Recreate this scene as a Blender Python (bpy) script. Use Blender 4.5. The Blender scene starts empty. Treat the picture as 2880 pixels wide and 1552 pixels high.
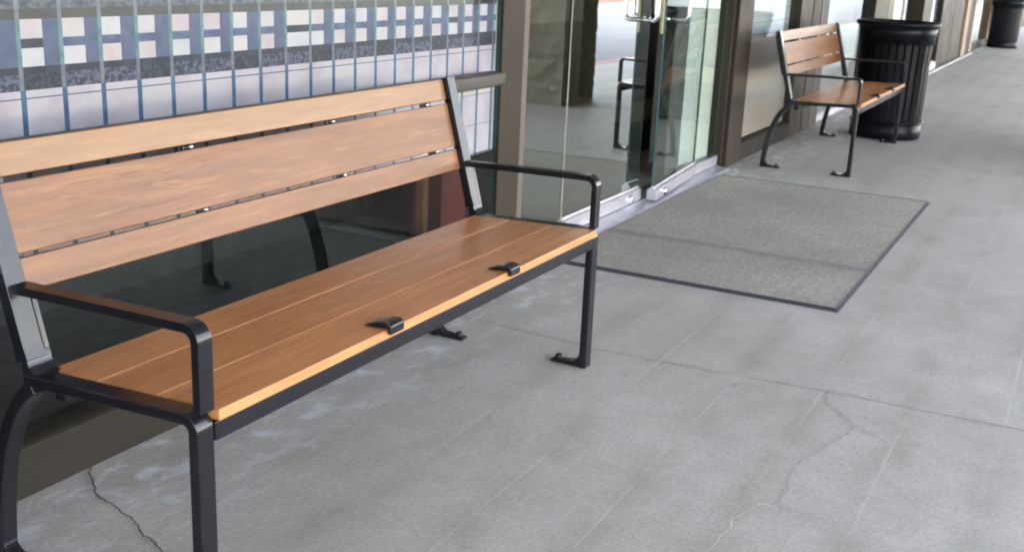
import bpy, bmesh, math, random
from mathutils import Vector, Matrix, noise
rnd = random.Random(7)
S = bpy.context.scene
COL = S.collection

# ------------------------------------------------------------------ camera
cam_d = bpy.data.cameras.new('camera')
cam = bpy.data.objects.new('camera', cam_d)
COL.objects.link(cam)
yaw, pitch, roll = [math.radians(a) for a in (27.1393, -16.1081, 2.5447)]
fw = Vector((math.cos(pitch)*math.cos(yaw), math.cos(pitch)*math.sin(yaw), math.sin(pitch)))
rt = fw.cross(Vector((0, 0, 1))).normalized()
up = rt.cross(fw)
rt2 = math.cos(roll)*rt + math.sin(roll)*up
up2 = -math.sin(roll)*rt + math.cos(roll)*up
m = Matrix((rt2, up2, -fw)).transposed().to_4x4()
m.translation = Vector((-1.3548, -1.2564, 1.2318))
cam.matrix_world = m
cam_d.sensor_width = 36.0
cam_d.lens = 36.0*3105.88/2880
cam_d.clip_start = 0.02
cam_d.clip_end = 600
cam_d.dof.use_dof = True
cam_d.dof.focus_distance = 2.7
cam_d.dof.aperture_fstop = 7.0
S.camera = cam

# ------------------------------------------------------------------ sky, sun, exposure
SUN_EL, SUN_AZ = math.radians(31), math.radians(62)      # azimuth measured from +X towards +Y
w = bpy.data.worlds.new("World")
S.world = w
w.use_nodes = True
nt = w.node_tree
nt.nodes.clear()
sky = nt.nodes.new('ShaderNodeTexSky')
sky.sky_type = 'NISHITA'
sky.sun_disc = False
sky.sun_elevation = SUN_EL
sky.sun_rotation = math.pi/2 - SUN_AZ
sky.air_density = 0.8
sky.dust_density = 5.0
sky.ozone_density = 0.3
bg = nt.nodes.new('ShaderNodeBackground')
bg.inputs['Strength'].default_value = 0.15
wo = nt.nodes.new('ShaderNodeOutputWorld')
hs = nt.nodes.new('ShaderNodeHueSaturation')
hs.inputs['Saturation'].default_value = 0.5
nt.links.new(sky.outputs[0], hs.inputs['Color'])
nt.links.new(hs.outputs[0], bg.inputs[0])
nt.links.new(bg.outputs[0], wo.inputs[0])
sl = bpy.data.lights.new('sun', 'SUN')
sl.energy = 4.5
sl.angle = math.radians(0.5)
sl.color = (1.0, 0.95, 0.88)
so = bpy.data.objects.new('sun', sl)
COL.objects.link(so)
sd = Vector((math.cos(SUN_EL)*math.cos(SUN_AZ), math.cos(SUN_EL)*math.sin(SUN_AZ), math.sin(SUN_EL)))
so.rotation_euler = sd.to_track_quat('Z', 'Y').to_euler()
so.location = (6, 20, 18)
S.view_settings.view_transform = 'Standard'
S.view_settings.look = 'None'
S.view_settings.gamma = 1.0
S.view_settings.exposure = 4.3
S.cycles.use_adaptive_sampling = False
S.cycles.caustics_reflective = False
S.cycles.caustics_refractive = False
S.cycles.sample_clamp_indirect = 0.8
S.cycles.filter_width = 2.0
S.cycles.max_bounces = 8
S.cycles.transparent_max_bounces = 16
S.cycles.glossy_bounces = 6

# ------------------------------------------------------------------ node helpers
class N:
    def __init__(s, name):
        s.m = bpy.data.materials.new(name)
        s.m.use_nodes = True
        s.t = s.m.node_tree
        s.t.nodes.clear()
        s.out = s.t.nodes.new('ShaderNodeOutputMaterial')
    def n(s, typ, props=None, **ins):
        nd = s.t.nodes.new(typ)
        for k, v in (props or {}).items():
            setattr(nd, k, v)
        for k, v in ins.items():
            k = k.replace('_', ' ')
            sock = nd.inputs[int(k[1:])] if k[0] == 'i' and k[1:].isdigit() else nd.inputs[k]
            s.set(sock, v)
        return nd
    def set(s, sock, v):
        if isinstance(v, bpy.types.NodeSocket):
            s.t.links.new(v, sock)
        elif isinstance(v, bpy.types.Node):
            s.t.links.new(v.outputs[0], sock)
        else:
            if isinstance(v, tuple) and len(v) == 3 and sock.type == 'RGBA':
                v = (*v, 1)
            sock.default_value = v
    def math(s, op, a, b=0.0, c=0.0, clamp=False):
        nd = s.t.nodes.new('ShaderNodeMath')
        nd.operation = op
        nd.use_clamp = clamp
        for i, v in enumerate((a, b, c)):
            s.set(nd.inputs[i], v)
        return nd.outputs[0]
    def mix(s, f, a, b, typ='MIX'):
        nd = s.t.nodes.new('ShaderNodeMix')
        nd.data_type = 'RGBA'
        nd.blend_type = typ
        s.set(nd.inputs[0], f)
        s.set(nd.inputs[6], a)
        s.set(nd.inputs[7], b)
        return nd.outputs[2]
    def ramp(s, f, stops):
        nd = s.t.nodes.new('ShaderNodeValToRGB')
        cr = nd.color_ramp
        while len(cr.elements) < len(stops):
            cr.elements.new(0.5)
        for e, (p, c) in zip(cr.elements, stops):
            e.position = p
            e.color = (*c, 1) if isinstance(c, tuple) else (c, c, c, 1)
        s.set(nd.inputs[0], f)
        return nd.outputs[0]
    def coords(s, scale=(1, 1, 1), offset=None, kind='Object'):
        tc = s.t.nodes.new('ShaderNodeTexCoord')
        mp = s.t.nodes.new('ShaderNodeMapping')
        s.t.links.new(tc.outputs[kind], mp.inputs[0])
        mp.inputs['Scale'].default_value = scale
        if offset is not None:
            s.set(mp.inputs['Location'], offset)
        return mp.outputs[0]
    def noise(s, vec, scale, detail=4, rough=0.55, dist=0.0):
        nd = s.t.nodes.new('ShaderNodeTexNoise')
        s.set(nd.inputs['Vector'], vec)
        nd.inputs['Scale'].default_value = scale
        nd.inputs['Detail'].default_value = detail
        nd.inputs['Roughness'].default_value = rough
        nd.inputs['Distortion'].default_value = dist
        return nd.outputs[0]
    def finish(s, base, rough=0.5, metal=0.0, spec=0.5, bump=None, bstr=0.2, bdist=0.01, coat=0.0, coatr=0.05):
        p = s.t.nodes.new('ShaderNodeBsdfPrincipled')
        s.set(p.inputs['Base Color'], base)
        s.set(p.inputs['Roughness'], rough)
        s.set(p.inputs['Metallic'], metal)
        s.set(p.inputs['Specular IOR Level'], spec)
        p.inputs['Coat Weight'].default_value = coat
        p.inputs['Coat Roughness'].default_value = coatr
        if bump is not None:
            b = s.t.nodes.new('ShaderNodeBump')
            b.inputs['Strength'].default_value = bstr
            b.inputs['Distance'].default_value = bdist
            s.set(b.inputs['Height'], bump)
            s.t.links.new(b.outputs[0], p.inputs['Normal'])
        s.t.links.new(p.outputs[0], s.out.inputs[0])
        return s.m

def plain(name, c, rough=0.5, metal=0.0, var=0.15, scale=6.0, spec=0.5, bstr=0.0, bscale=80.0, coat=0.0):
    k = N(name)
    v = k.coords()
    nz = k.noise(v, scale, 5, 0.6)
    col = k.ramp(nz, [(0.3, tuple(x*(1-var) for x in c)), (0.7, tuple(min(1, x*(1+var)) for x in c))])
    rg = k.ramp(k.noise(v, scale*2.3, 3), [(0.3, max(0.02, rough*0.85)), (0.7, min(1, rough*1.15))])
    b = k.noise(v, bscale, 3) if bstr else None
    return k.finish(col, rg, metal, spec, b, bstr, 0.004, coat)

def rnd_off(k):
    oi = k.t.nodes.new('ShaderNodeObjectInfo')
    cm = k.t.nodes.new('ShaderNodeCombineXYZ')
    for i, f in enumerate((37.0, 11.0, 23.0)):
        k.set(cm.inputs[i], k.math('MULTIPLY', oi.outputs['Random'], f))
    return cm.outputs[0], oi.outputs['Random']

def wood(name, dark, mid, light, rough=0.36):
    k = N(name)
    off, r = rnd_off(k)
    v = k.coords((1.2, 9.0, 9.0), off)
    big = k.noise(v, 2.2, 4, 0.55, 0.6)
    v2 = k.coords((3.0, 120.0, 120.0), off)
    fine = k.noise(v2, 2.0, 6, 0.65, 0.2)
    v3 = k.coords((1.0, 30.0, 30.0), off)
    band = k.noise(v3, 1.6, 3, 0.5, 1.2)
    f = k.math('ADD', k.math('MULTIPLY', big, 0.45), k.math('ADD', k.math('MULTIPLY', fine, 0.25), k.math('MULTIPLY', band, 0.3)))
    col = k.ramp(f, [(0.32, dark), (0.5, mid), (0.68, light)])
    col = k.mix(k.math('MULTIPLY', k.ramp(fine, [(0.53, 0.0), (0.66, 1.0)]), 0.55), col, dark)
    fig = k.noise(k.coords((2.0, 26.0, 26.0), off), 1.3, 5, 0.7, 2.0)
    col = k.mix(k.math('MULTIPLY', k.ramp(fig, [(0.56, 0.0), (0.63, 1.0)]), 0.5), col, light)
    pores = k.noise(k.coords((7.0, 240.0, 240.0), off), 1.5, 3, 0.6)
    col = k.mix(k.math('MULTIPLY', k.ramp(pores, [(0.60, 0.0), (0.72, 1.0)]), 0.32), col, tuple(x*0.45 for x in dark))
    col = k.mix(1.0, col, k.ramp(r, [(0.0, (0.86, 0.84, 0.82)), (1.0, (1.12, 1.12, 1.10))]), 'MULTIPLY')
    rg = k.ramp(fine, [(0.3, rough*0.85), (0.7, rough*1.3)])
    return k.finish(col, rg, 0, 0.5, fine, 0.12, 0.003)

# ------------------------------------------------------------------ materials
M = {}
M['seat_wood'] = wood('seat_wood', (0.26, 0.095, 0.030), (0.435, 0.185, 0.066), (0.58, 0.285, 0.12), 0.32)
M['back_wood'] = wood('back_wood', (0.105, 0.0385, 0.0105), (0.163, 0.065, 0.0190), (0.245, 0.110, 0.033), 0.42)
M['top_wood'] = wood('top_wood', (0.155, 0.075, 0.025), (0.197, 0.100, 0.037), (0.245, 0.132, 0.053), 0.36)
M['black_steel'] = plain('black_steel', (0.008, 0.008, 0.010), 0.20, 0, 0.2, 20, 0.42, 0.04, 220, 0.0)
M['bin_steel'] = plain('bin_steel', (0.004, 0.0045, 0.006), 0.33, 0, 0.2, 20, 0.14, 0.03, 220, 0.0)
M['bin_liner'] = plain('bin_liner', (0.006, 0.006, 0.007), 0.6)
M['chrome'] = plain('chrome', (0.72, 0.73, 0.76), 0.12, 1.0, 0.04)
M['brushed'] = plain('brushed', (0.50, 0.48, 0.51), 0.36, 0.7, 0.06, 3)
M['satin'] = plain('satin_threshold', (0.62, 0.60, 0.66), 0.38, 0.75, 0.15, 7)
M['brass'] = plain('brass', (0.40, 0.34, 0.19), 0.5, 0.2, 0.1)
M['bronze'] = plain('bronze_aluminium', (0.029, 0.0225, 0.0145), 0.5, 0.0, 0.05, 1.5, 0.14, 0.02, 150)
M['bronze_light'] = plain('bronze_trim', (0.11, 0.086, 0.074), 0.5, 0.0, 0.04, 2, 0.15)
M['bronze_dark'] = plain('bronze_dark', (0.020, 0.015, 0.011), 0.5, 0.0, 0.05, 1.5, 0.15)
M['rail'] = plain('rail_aluminium', (0.052, 0.044, 0.036), 0.45, 0.0, 0.05, 3, 0.25)
M['sill'] = plain('sill_aluminium', (0.021, 0.0185, 0.0145), 0.55, 0.0, 0.10, 5, 0.15, 0.04, 120)
M['tan_post'] = plain('tan_post', (0.24, 0.165, 0.105), 0.6, 0, 0.05, 1.5)
M['cream'] = plain('cream_paint', (0.74, 0.71, 0.62), 0.6, 0, 0.05)
M['spandrel'] = plain('spandrel_panel', (0.27, 0.25, 0.205), 0.33, 0, 0.08, 1.2)
M['joint_seal'] = plain('joint_seal', (0.26, 0.25, 0.19), 0.6, 0, 0.05)
M['white_paint'] = plain('white_paint', (0.80, 0.81, 0.78), 0.55, 0, 0.05)
M['paper'] = plain('paper', (0.78, 0.80, 0.82), 0.7, 0, 0.04)
M['paper_blue'] = plain('paper_blue', (0.46, 0.56, 0.66), 0.7, 0, 0.08)
M['print_grey'] = plain('print_grey', (0.30, 0.35, 0.42), 0.7)
M['dark_plastic'] = plain('dark_plastic', (0.02, 0.025, 0.04), 0.4)
M['int_floor'] = plain('interior_tile', (0.42, 0.39, 0.35), 0.35, 0, 0.1, 3)
M['int_wall'] = plain('interior_wall', (0.60, 0.60, 0.54), 0.8, 0, 0.05)
M['int_dark'] = plain('interior_dark', (0.020, 0.019, 0.017), 0.8)
M['cabinet'] = plain('cabinet_brown', (0.060, 0.036, 0.018), 0.5)
M['cardboard'] = plain('cardboard', (0.42, 0.30, 0.18), 0.8)
M['red'] = plain('red_board', (0.20, 0.022, 0.022), 0.6)
M['orange'] = plain('orange_board', (0.30, 0.115, 0.04), 0.6)
M['green'] = plain('green_board', (0.12, 0.30, 0.16), 0.6)
M['soffit'] = plain('soffit', (0.62, 0.60, 0.56), 0.85, 0, 0.06, 2)
M['stucco'] = plain('stucco', (0.46, 0.43, 0.38), 0.9, 0, 0.08, 3, 0.3, 0.3, 90)
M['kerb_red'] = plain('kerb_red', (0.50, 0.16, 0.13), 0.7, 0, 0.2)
M['line_white'] = plain('line_white', (0.72, 0.72, 0.70), 0.8, 0, 0.15, 12)
M['crack'] = plain('crack_dark', (0.095, 0.09, 0.085), 0.95, 0, 0.3, 30)
M['crack_soft'] = plain('crack_soft', (0.275, 0.262, 0.245), 0.95, 0, 0.3, 30)
M['joint_light'] = plain('joint_light', (0.50, 0.47, 0.42), 0.9, 0, 0.25, 14)
M['mat_edge'] = plain('mat_rubber_edge', (0.034, 0.036, 0.042), 0.7, 0, 0.15, 9)

def glass(name, tint, k_refl, ior=1.5):
    k = N(name)
    fr = k.n('ShaderNodeFresnel', None, IOR=ior)
    f = k.math('MULTIPLY', fr.outputs[0], k_refl)
    f = k.math('MINIMUM', f, 0.92)
    tr = k.n('ShaderNodeBsdfTransparent', None, Color=tint)
    gl = k.n('ShaderNodeBsdfGlossy', None, Color=(0.95, 0.98, 0.93), Roughness=0.012)
    mx = k.n('ShaderNodeMixShader', None, i0=f, i1=tr.outputs[0], i2=gl.outputs[0])
    k.t.links.new(mx.outputs[0], k.out.inputs[0])
    return k.m
def clear(name, tint):
    k = N(name)
    tr = k.n('ShaderNodeBsdfTransparent', None, Color=tint)
    k.t.links.new(tr.outputs[0], k.out.inputs[0])
    return k.m
M['glass_single'] = glass('glass_single', (0.93, 0.95, 0.95), 0.5)
M['glass_door'] = glass('glass_door', (0.80, 0.88, 0.82), 4.6)
M['glass_window'] = glass('glass_window', (0.86, 0.89, 0.87), 1.7)
M['glass_low'] = glass('glass_low', (0.90, 0.93, 0.91), 1.05)
M['glass_leaf'] = glass('glass_leaf', (0.88, 0.94, 0.90), 1.7)
M['glass_back'] = clear('glass_back', (0.97, 0.99, 0.98))
M['glass_edge'] = plain('glass_edge', (0.035, 0.10, 0.11), 0.15, 0, 0.1)

def concrete():
    k = N('concrete')
    tc = k.t.nodes.new('ShaderNodeTexCoord')
    sx = k.t.nodes.new('ShaderNodeSeparateXYZ')
    k.t.links.new(tc.outputs['Object'], sx.inputs[0])
    X, Y = sx.outputs[0], sx.outputs[1]
    v = k.coords((1, 1, 1))
    big = k.noise(v, 1.1, 5, 0.6)
    med = k.noise(v, 6.0, 6, 0.65, 0.4)
    fine = k.noise(v, 60.0, 4, 0.7)
    speck = k.noise(v, 260.0, 2, 0.6)
    base = k.ramp(k.math('ADD', k.math('MULTIPLY', big, 0.55), k.math('MULTIPLY', med, 0.45)),
                  [(0.33, (0.314, 0.291, 0.256)), (0.5, (0.382, 0.358, 0.322)), (0.68, (0.445, 0.421, 0.385))])
    # broom strokes across the walk (fine ridges along y)
    vb = k.coords((60.0, 3.0, 3.0))
    broom = k.noise(vb, 2.2, 3, 0.6, 0.3)
    base = k.mix(0.16, base, k.ramp(broom, [(0.3, (0.55, 0.55, 0.55)), (0.7, (1.0, 1.0, 1.0))]), 'MULTIPLY')
    base = k.mix(0.45, base, k.ramp(fine, [(0.3, (0.62, 0.61, 0.60)), (0.65, (1.0, 1.0, 1.0))]), 'MULTIPLY')
    grit = k.noise(v, 130.0, 3, 0.75)
    base = k.mix(1.0, base, k.ramp(grit, [(0.33, (0.86, 0.85, 0.84)), (0.50, (1.0, 1.0, 1.0)), (0.68, (1.09, 1.09, 1.09))]), 'MULTIPLY')
    base = k.mix(0.9, base, k.ramp(speck, [(0.26, (0.42, 0.41, 0.40)), (0.36, (1.0, 1.0, 1.0))]), 'MULTIPLY')
    # bands along the walk every 0.257 m: brownish stain with a thin pale line in the middle
    wob = k.math('MULTIPLY', k.math('SUBTRACT', k.noise(k.coords((0.5, 0.5, 0.5)), 1.5, 2), 0.5), 0.02)
    ph = k.math('DIVIDE', k.math('ADD', k.math('ADD', Y, 0.415), wob), 0.2575)
    fr = k.math('ABSOLUTE', k.math('SUBTRACT', k.math('FRACT', k.math('ADD', ph, 50.5)), 0.5))
    band = k.ramp(fr, [(0.0, 1.0), (0.30, 0.0)])
    bm = k.ramp(k.noise(k.coords((0.9, 2.2, 1)), 2.6, 4, 0.6), [(0.40, 0.0), (0.62, 1.0)])
    base = k.mix(k.math('MULTIPLY', k.math('MULTIPLY', band, bm), 0.52), base, k.mix(1.0, base, (0.70, 0.68, 0.63), 'MULTIPLY'))
    line = k.ramp(fr, [(0.004, 1.0), (0.024, 0.0)])
    lm = k.ramp(k.noise(k.coords((0.9, 1.7, 1)), 1.7, 6, 0.7), [(0.46, 0.0), (0.66, 1.0)])
    base = k.mix(k.math('MULTIPLY', k.math('MULTIPLY', line, lm), 0.5), base, (0.47, 0.455, 0.43))
    # pale mineral bloom close to the wall and in patches
    near = k.ramp(k.math('ADD', Y, k.math('MULTIPLY', med, 0.12)), [(0.30, 0.06), (0.76, 1.0)])
    eff = k.ramp(k.noise(k.coords((1.4, 2.4, 1)), 5.5, 5, 0.62, 0.5), [(0.52, 0.0), (0.66, 1.0)])
    base = k.mix(k.math('MULTIPLY', k.math('MULTIPLY', eff, near), 0.8), base, (0.56, 0.57, 0.59))
    grime = k.ramp(k.noise(k.coords((1.0, 2.0, 1)), 3.3, 4, 0.6), [(0.5, 0.0), (0.7, 1.0)])
    base = k.mix(k.math('MULTIPLY', k.math('MULTIPLY', grime, near), 0.6), base, (0.20, 0.185, 0.165))
    spots = k.ramp(k.noise(k.coords((1, 1.6, 1)), 11.0, 2, 0.4), [(0.70, 0.0), (0.78, 1.0)])
    base = k.mix(k.math('MULTIPLY', spots, 0.35), base, (0.19, 0.18, 0.165))
    rg = k.ramp(med, [(0.3, 0.55), (0.7, 0.75)])
    bmp = k.math('ADD', k.math('MULTIPLY', broom, 0.6), k.math('MULTIPLY', fine, 0.5))
    return k.finish(base, rg, 0, 0.4, bmp, 0.25, 0.003)
M['concrete'] = concrete()

def asphalt():
    k = N('asphalt')
    v = k.coords()
    big = k.noise(v, 0.25, 5, 0.6)
    fine = k.noise(v, 70.0, 3, 0.7)
    c = k.ramp(big, [(0.3, (0.17, 0.17, 0.175)), (0.7, (0.23, 0.23, 0.235))])
    c = k.mix(0.5, c, k.ramp(fine, [(0.3, (0.5, 0.5, 0.5)), (0.7, (1, 1, 1))]), 'MULTIPLY')
    return k.finish(c, 0.85, 0, 0.3, fine, 0.4, 0.006)
M['asphalt'] = asphalt()

def carpet():
    k = N('mat_carpet')
    v = k.coords()
    tc = k.t.nodes.new('ShaderNodeTexCoord')
    sx = k.t.nodes.new('ShaderNodeSeparateXYZ')
    k.t.links.new(tc.outputs['Object'], sx.inputs[0])
    nz = k.noise(v, 170.0, 3, 0.75)
    md = k.noise(k.coords((1, 2.5, 1)), 22.0, 4, 0.65)
    bg_ = k.noise(v, 1.4, 4, 0.6)
    c = k.ramp(nz, [(0.28, (0.155, 0.152, 0.15)), (0.5, (0.335, 0.308, 0.268)), (0.72, (0.56, 0.515, 0.45))])
    c = k.mix(0.45, c, k.ramp(md, [(0.32, (0.50, 0.50, 0.52)), (0.62, (1.05, 1.04, 1.0))]), 'MULTIPLY')
    c = k.mix(0.6, c, k.ramp(bg_, [(0.35, (0.72, 0.72, 0.74)), (0.65, (1.1, 1.08, 1.04))]), 'MULTIPLY')
    # worn crease across the mat
    d = k.math('ABSOLUTE', k.math('ADD', k.math('SUBTRACT', sx.outputs[0], 3.385), k.math('MULTIPLY', k.math('SUBTRACT', k.noise(v, 3.0, 3), 0.5), 0.10)))
    cr = k.ramp(d, [(0.012, 1.0), (0.06, 0.0)])
    c = k.mix(k.math('MULTIPLY', cr, 0.4), c, (0.12, 0.12, 0.125))
    edge = k.ramp(sx.outputs[0], [(0.0, 0.0), (1.0, 1.0)])
    return k.finish(c, 0.95, 0, 0.15, nz, 0.7, 0.005)
M['carpet'] = carpet()

def stone():
    k = N('split_face_stone')
    v = k.coords()
    a = k.noise(v, 9.0, 6, 0.7)
    b = k.noise(v, 60.0, 4, 0.7)
    c = k.ramp(k.math('ADD', k.math('MULTIPLY', a, 0.6), k.math('MULTIPLY', b, 0.4)),
               [(0.3, (0.10, 0.094, 0.066)), (0.7, (0.23, 0.215, 0.16))])
    return k.finish(c, 0.95, 0, 0.2, b, 0.8, 0.015)
M['stone'] = stone()

def printed(name, c, c2, scale, lo, hi):
    k = N(name)
    off, r = rnd_off(k)
    nz = k.noise(k.coords((1, 1, 1)), scale, 4, 0.6)
    return k.finish(k.ramp(nz, [(lo, c), (hi, c2)]), 0.5, 0, 0.3)
M['p_white'] = printed('print_white', (0.365, 0.285, 0.315), (0.42, 0.365, 0.375), 7.0, 0.36, 0.55)
M['p_pink'] = printed('print_pink', (0.42, 0.32, 0.325), (0.47, 0.41, 0.39), 9.0, 0.35, 0.65)
M['p_sq'] = printed('print_square', (0.42, 0.365, 0.375), (0.475, 0.43, 0.425), 9.0, 0.35, 0.65)
M['p_bar'] = printed('print_bar', (0.028, 0.065, 0.135), (0.055, 0.115, 0.18), 26.0, 0.35, 0.65)
M['p_teal'] = printed('print_teal', (0.055, 0.125, 0.145), (0.13, 0.21, 0.20), 40.0, 0.35, 0.65)
M['p_slate'] = printed('print_slate', (0.050, 0.062, 0.115), (0.085, 0.095, 0.150), 22.0, 0.35, 0.65)
M['p_band'] = printed('print_band', (0.062, 0.054, 0.125), (0.075, 0.11, 0.15), 30.0, 0.4, 0.6)
M['p_black'] = printed('print_black', (0.012, 0.014, 0.022), (0.03, 0.033, 0.045), 18.0, 0.35, 0.65)
M['p_noise'] = printed('print_noise', (0.018, 0.018, 0.026), (0.095, 0.095, 0.145), 95.0, 0.42, 0.60)
M['p_dnoise'] = printed('print_noise_dark', (0.012, 0.0125, 0.016), (0.045, 0.045, 0.066), 95.0, 0.45, 0.65)
M['p_brown'] = printed('print_brown', (0.015, 0.014, 0.011), (0.03, 0.028, 0.022), 20.0, 0.35, 0.65)
M['p_navy'] = printed('print_navy', (0.018, 0.023, 0.05), (0.09, 0.095, 0.105), 50.0, 0.4, 0.62)
M['p_grey'] = printed('print_grey_bar', (0.09, 0.095, 0.12), (0.15, 0.155, 0.17), 30.0, 0.35, 0.65)
M['p_cream'] = printed('print_cream', (0.45, 0.40, 0.30), (0.50, 0.45, 0.36), 10.0, 0.35, 0.65)

# ------------------------------------------------------------------ object helpers
def tag(o, label=None, cat=None, group=None, kind=None):
    if label: o['label'] = label
    if cat: o['category'] = cat
    if group: o['group'] = group
    if kind: o['kind'] = kind
    return o

def empty(name, loc, label=None, cat=None, group=None):
    o = bpy.data.objects.new(name, None)
    o.empty_display_size = 0.1
    o.location = loc
    COL.objects.link(o)
    return tag(o, label, cat, group)

class MB:
    """collects shapes into one mesh"""
    def __init__(s):
        s.v, s.f, s.mi, s.sm = [], [], [], []
    def add(s, vs, fs, mi=0, smooth=False):
        o = len(s.v)
        s.v += [tuple(v) for v in vs]
        for f in fs:
            s.f.append(tuple(i+o for i in f)); s.mi.append(mi); s.sm.append(smooth)
        return s
    def box(s, x0, x1, y0, y1, z0, z1, mi=0):
        vs = [(x, y, z) for x in (x0, x1) for y in (y0, y1) for z in (z0, z1)]
        fs = [(0, 1, 3, 2), (4, 6, 7, 5), (0, 4, 5, 1), (2, 3, 7, 6), (0, 2, 6, 4), (1, 5, 7, 3)]
        return s.add(vs, fs, mi)
    def quad(s, a, b, c, d, mi=0):
        return s.add([a, b, c, d], [(0, 1, 2, 3)], mi)
    def strip(s, path, x0, x1, t, cap0=True, cap1=True, mi=0):
        """flat bar swept along a path in the YZ plane; t = thickness (number or list)"""
        n = len(path)
        ts = t if isinstance(t, (list, tuple)) else [t]*n
        vs = []
        for i in range(n):
            a = Vector(path[max(i-1, 0)]); b = Vector(path[i]); c = Vector(path[min(i+1, n-1)])
            d1 = (b-a); d2 = (c-b)
            if d1.length < 1e-9: d1 = d2
            if d2.length < 1e-9: d2 = d1
            d1.normalize(); d2.normalize()
            nn = Vector((-(d1.y+d2.y), d1.x+d2.x)); nn.normalize()
            sc = 1.0/max(0.35, nn.dot(Vector((-d1.y, d1.x))))
            h = ts[i]/2*sc
            p, q = b+nn*h, b-nn*h
            vs += [(x0, p.x, p.y), (x1, p.x, p.y), (x1, q.x, q.y), (x0, q.x, q.y)]
        fs = []
        for i in range(n-1):
            o = i*4
            for j in range(4):
                k = (j+1) % 4
                fs.append((o+j, o+4+j, o+4+k, o+k))
        if cap0: fs.append((0, 1, 2, 3))
        if cap1: fs.append(tuple(4*(n-1)+i for i in (3, 2, 1, 0)))
        return s.add(vs, fs, mi)
    def tube(s, pts, r, seg=12, caps=True, smooth=True, mi=0):
        pts = [Vector(p) for p in pts]
        n = len(pts)
        vs = []
        ref = None
        for i in range(n):
            d = (pts[min(i+1, n-1)]-pts[max(i-1, 0)]).normalized()
            if ref is None:
                ref = Vector((0, 0, 1)) if abs(d.z) < 0.9 else Vector((1, 0, 0))
            a = (ref - d*ref.dot(d)).normalized(); ref = a
            b = d.cross(a)
            for j in range(seg):
                th = 2*math.pi*j/seg
                vs.append(pts[i] + a*(r*math.cos(th)) + b*(r*math.sin(th)))
        fs = [(i*seg+j, i*seg+(j+1) % seg, (i+1)*seg+(j+1) % seg, (i+1)*seg+j) for i in range(n-1) for j in range(seg)]
        s.add(vs, fs, mi, smooth)
        if caps:
            s.add(vs[:seg], [tuple(range(seg))[::-1]], mi)
            s.add(vs[-seg:], [tuple(range(seg))], mi)
        return s
    def lathe(s, prof, cx=0, cy=0, seg=40, smooth=True, mi=0):
        """prof: list of (r, z)"""
        vs = [(cx+r*math.cos(2*math.pi*j/seg), cy+r*math.sin(2*math.pi*j/seg), z) for r, z in prof for j in range(seg)]
        fs = [(i*seg+j, i*seg+(j+1) % seg, (i+1)*seg+(j+1) % seg, (i+1)*seg+j) for i in range(len(prof)-1) for j in range(seg)]
        return s.add(vs, fs, mi, smooth)
    def build(s, name, mats, parent=None, bevel=0.0, seg=2, loc=None):
        me = bpy.data.meshes.new(name)
        me.from_pydata(s.v, [], s.f)
        for mm in (mats if isinstance(mats, (list, tuple)) else [mats]):
            me.materials.append(mm)
        for p, mi, sm in zip(me.polygons, s.mi, s.sm):
            p.material_index = mi
            p.use_smooth = sm
        bm = bmesh.new(); bm.from_mesh(me)
        bmesh.ops.remove_doubles(bm, verts=bm.verts, dist=1e-6)
        bmesh.ops.recalc_face_normals(bm, faces=bm.faces)
        bm.to_mesh(me); bm.free()
        o = bpy.data.objects.new(name, me)
        COL.objects.link(o)
        if parent is not None: o.parent = parent
        if loc is not None: o.location = loc
        if bevel:
            b = o.modifiers.new('bevel', 'BEVEL')
            b.width = bevel; b.segments = seg
            b.limit_method = 'ANGLE'; b.angle_limit = math.radians(40)
            b.harden_normals = False
            for p in me.polygons: p.use_smooth = True
            wn = o.modifiers.new('wn', 'WEIGHTED_NORMAL')
            wn.keep_sharp = True
        return o

def arc(cx, cy, r, a0, a1, n=7):
    return [(cx+r*math.cos(math.radians(a0+(a1-a0)*i/n)), cy+r*math.sin(math.radians(a0+(a1-a0)*i/n))) for i in range(n+1)]

def copy_tree(o, parent=None):
    c = o.copy()
    COL.objects.link(c)
    if parent is not None: c.parent = parent
    for ch in list(o.children):
        copy_tree(ch, c)
    return c

def pane(mb_name, x0, x1, y, z0, z1, mat, parent, t=0.010):
    """a glass pane: front face reflects, back face is clear, green edges"""
    mb = MB()
    a = [(x0, y, z0), (x1, y, z0), (x1, y, z1), (x0, y, z1)]
    b = [(p[0], y+t, p[2]) for p in a]
    mb.quad(*a, mi=0)
    mb.quad(*b[::-1], mi=1)
    for i in range(4):
        j = (i+1) % 4
        mb.quad(a[i], b[i], b[j], a[j], mi=2)
    return mb.build(mb_name, [mat, M['glass_back'], M['glass_edge']], parent)

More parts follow.
